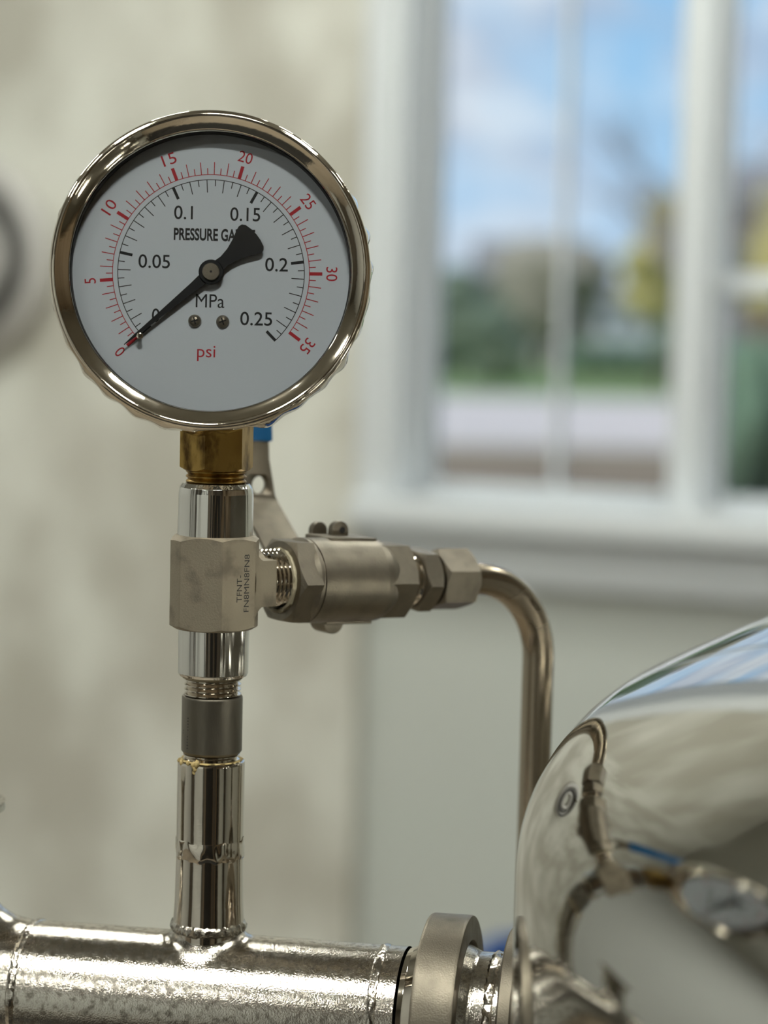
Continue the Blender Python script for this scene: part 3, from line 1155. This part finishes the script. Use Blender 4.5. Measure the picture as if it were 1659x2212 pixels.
# ---------------- pressure gauge
GT = R_(5.0)
gz = Vector((-math.sin(R_(-3.0)), -math.cos(GT), math.sin(GT))).normalized()
gx = Vector((0, 0, 1)).cross(gz).normalized()
gy = gz.cross(gx)
gc = at_y(454.5, 582, .755)
GM = Matrix((gx, gy, gz)).transposed().to_4x4()
GM.translation = gc
gau = thing('pressure_gauge', 'round white-faced pressure gauge with nickel bezel on the brass stem', 'gauge', None, M=GM)


def bez(a, i):
    if i in (11, 12, 13):
        n = noise.noise(Vector((7 * math.cos(a), 7 * math.sin(a), i * .3)))
        return .6 * math.sin(a * 30) + 1.3 * n
    return 0


MB().add(lathe([(48.6, -6.5), (48.4, -4.2), (48.8, -3.6), (49.4, -3.4), (52.4, -.6), (52.9, -.1), (53.4, 0), (53.8, -.3), (53.9, -1.3), (54.5, -1.5), (55.0, -2.2),
                (55.6, -12), (55.9, -15), (55.4, -17.5), (54, -18.5), (51, -19)], 288, 'z', bez)).build('bezel', BEZ, gau, sharp=50)
MB().add(lathe([(50.5, -18), (50.5, -34), (48, -37), (0, -37.5)], 128)).build('case', POL, gau)
MB().add(lathe([(48.5, -6.6), (48.2, -6.8), (47.9, -12.4)], 128)).build('inner_wall', BLACK, gau)
MB().add(lathe([(0, -4.6), (48.5, -4.6), (48.5, -5.6), (0, -5.6)], 96)).build('sight_glass', GLASS, gau)
dial = MB().add(lathe([(0, -10.8), (48.2, -10.8), (48.2, -11.6), (0, -11.6)], 128)).build('dial', DIALW, gau)
ZD = -10.74
A0, SW = R_(222.2), R_(267.6)


def arc_band(r0, r1, a0, a1, n):
    v, f = [], []
    for i in range(n + 1):
        a = a0 + (a1 - a0) * i / n
        v += [(r0 * math.cos(a), r0 * math.sin(a), ZD), (r1 * math.cos(a), r1 * math.sin(a), ZD)]
    f = [(2 * i, 2 * i + 1, 2 * i + 3, 2 * i + 2) for i in range(n)]
    return v, f


def tick(a, r0, r1, w):
    c, s = math.cos(a), math.sin(a)
    v = []
    for r, q in ((r0, -w / 2), (r1, -w / 2), (r1, w / 2), (r0, w / 2)):
        v.append((r * c - q * s, r * s + q * c, ZD + .004))
    return v, [(0, 1, 2, 3)]


PSI = 0.25 * 145.038
red, blk = MB(), MB()
red.add(arc_band(34.0, 34.24, A0, A0 - SW * 35 / PSI, 160))
for i in range(71):
    a = A0 - SW * (i * .5) / PSI
    if i % 10 == 0:
        red.add(tick(a, 34.0, 38.6, 1.15))
    elif i % 2 == 0:
        red.add(tick(a, 34.0, 38.5, .3))
    else:
        red.add(tick(a, 34.0, 36.4, .3))
blk.add(arc_band(32.2, 32.46, A0, A0 - SW, 160))
for i in range(51):
    a = A0 - SW * i / 50
    if i % 10 == 0:
        blk.add(tick(a, 27.9, 32.4, 1.0))
    elif i % 2 == 0:
        blk.add(tick(a, 27.9, 32.4, .3))
    else:
        blk.add(tick(a, 30.1, 32.4, .3))
red.build('red_scale', INKR, dial, fix=False)
blk.build('black_scale', INKK, dial, fix=False)


def dial_text(name, s, x, y, w, h, ink, rot=0.0, bold=0.0):
    MB().add(text_fit(s, w, h, bold), Matrix.Translation((x, y, ZD + .01)) @ Matrix.Rotation(rot, 4, 'Z')).build(
        name, ink, dial, fix=False)


for s_, x_, y_, w_ in (('0.05', -19.8, 3.5, 10.9), ('0.1', -10.0, 20.7, 6.5), ('0.15', 11.4, 20.6, 10.4), ('0.2', 22.6, 3.4, 7.9),
                       ('0.25', 15.9, -15.6, 11.1), ('0', -18.9, -15.2, 2.7)):
    dial_text('scale_numeral', s_, x_, y_, w_, 4.75, INKK, 0, .006)
for k in range(8):
    a = A0 - SW * (5 * k) / PSI
    dial_text('scale_numeral', str(5 * k), 41.9 * math.cos(a), 41.9 * math.sin(a), None if k < 2 else 4.9, 3.9, INKR, a - PI / 2)
dial_text('dial_lettering', 'PRESSURE GAUGE', 0.9, 13.2, 28.2, 4.35, INKK, 0, .03)
dial_text('dial_lettering', 'MPa', -.2, -9.8, 9.9, 4.7, INKK)
dial_text('dial_lettering', 'psi', -1.2, -28.1, 6.3, 5.4, INKR)
# dial screws
for x_ in (-5.4, 4.3):
    sc_ = MB().add(lathe([(2.25, -10.8), (2.25, -10.3), (1.9, -9.6), (1.2, -9.15), (0, -9.0)], 40), Matrix.Translation((x_, -16.9, 0))).build(
        'dial_screw', CAST, gau)
    rz = rnd.uniform(.2, 1.2)
    MB().add(box(-1.25, 1.25, -.22, .22, -9.7, -8.96)).add(box(-.22, .22, -1.25, 1.25, -9.7, -8.96)).build(
        'screw_cross', BLACK, sc_, local=Matrix.Translation((x_ * .001, -16.9 * .001, 0)) @ Matrix.Rotation(rz, 4, 'Z'))
a_ = R_(222.2)
MB().add(lathe([(0.62, -10.8), (.62, -7.2), (1.0, -7.0), (1.15, -6.6), (.7, -6.4), (0, -6.4)], 24),
         Matrix.Translation((33.3 * math.cos(a_) + .6, 33.3 * math.sin(a_) - .4, 0))).build('stop_pin', POL, gau)
# needle
NA = R_(221.2)
out = []
for x, w in ((3.6, 1.9), (8, 1.55), (30, .62), (34, .55), (39.2, .12)):
    out.append((x, w))
pts = [(x, w) for x, w in out] + [(x, -w) for x, w in out[::-1]]
tail = [(-3.4, -2.2), (-6.0, -2.0), (-9.5, -2.6), (-13, -3.9), (-16.2, -5.5), (-17.6, -6.0), (-18.8, -5.8), (-19.7, -4.8), (-20.3, -2.4),
        (-20.5, 0)]
pts += tail + [(x, -y) for x, y in tail[::-1][1:]]
nd = MB().add(prism(pts, -8.7, -8.2)).add(lathe([(0, -11), (2, -11), (2, -9.2), (4.3, -9.0), (4.3, -7.9), (4.0, -7.6), (0, -7.6)], 64)).build(
    'needle', NEED, gau, local=Matrix.Rotation(NA, 4, 'Z'))
MB().add(lathe([(3.05, -7.7), (3.05, -6.9), (2.8, -6.55), (0, -6.5)], 48)).build('hub_cap', CAST, nd)
MB().add(lathe([(.42, -6.52), (.42, -6.42), (0, -6.42)], 16)).build('hub_dot', BLACK, nd)
# brass connection (upright on the stem axis)
bi = (CW @ GM).inverted() @ (CW @ Matrix.Translation((XS, YS, z_m)))
h0, h1 = mm(zst(1021, 13)), mm(zst(905, 13))
MB().add(hexnut(11.6, h0, h1, 0, True, True, R_(-90 - 18 + 4.5), 'z', 14)).build('brass_hex', BRASS, gau, local=bi, sharp=25)
MB().add(lathe(thread_prof(10.9, zu - 2, h0 + .5, 2.0, .8), 96)).build('brass_thread', BRASS, gau, local=bi)
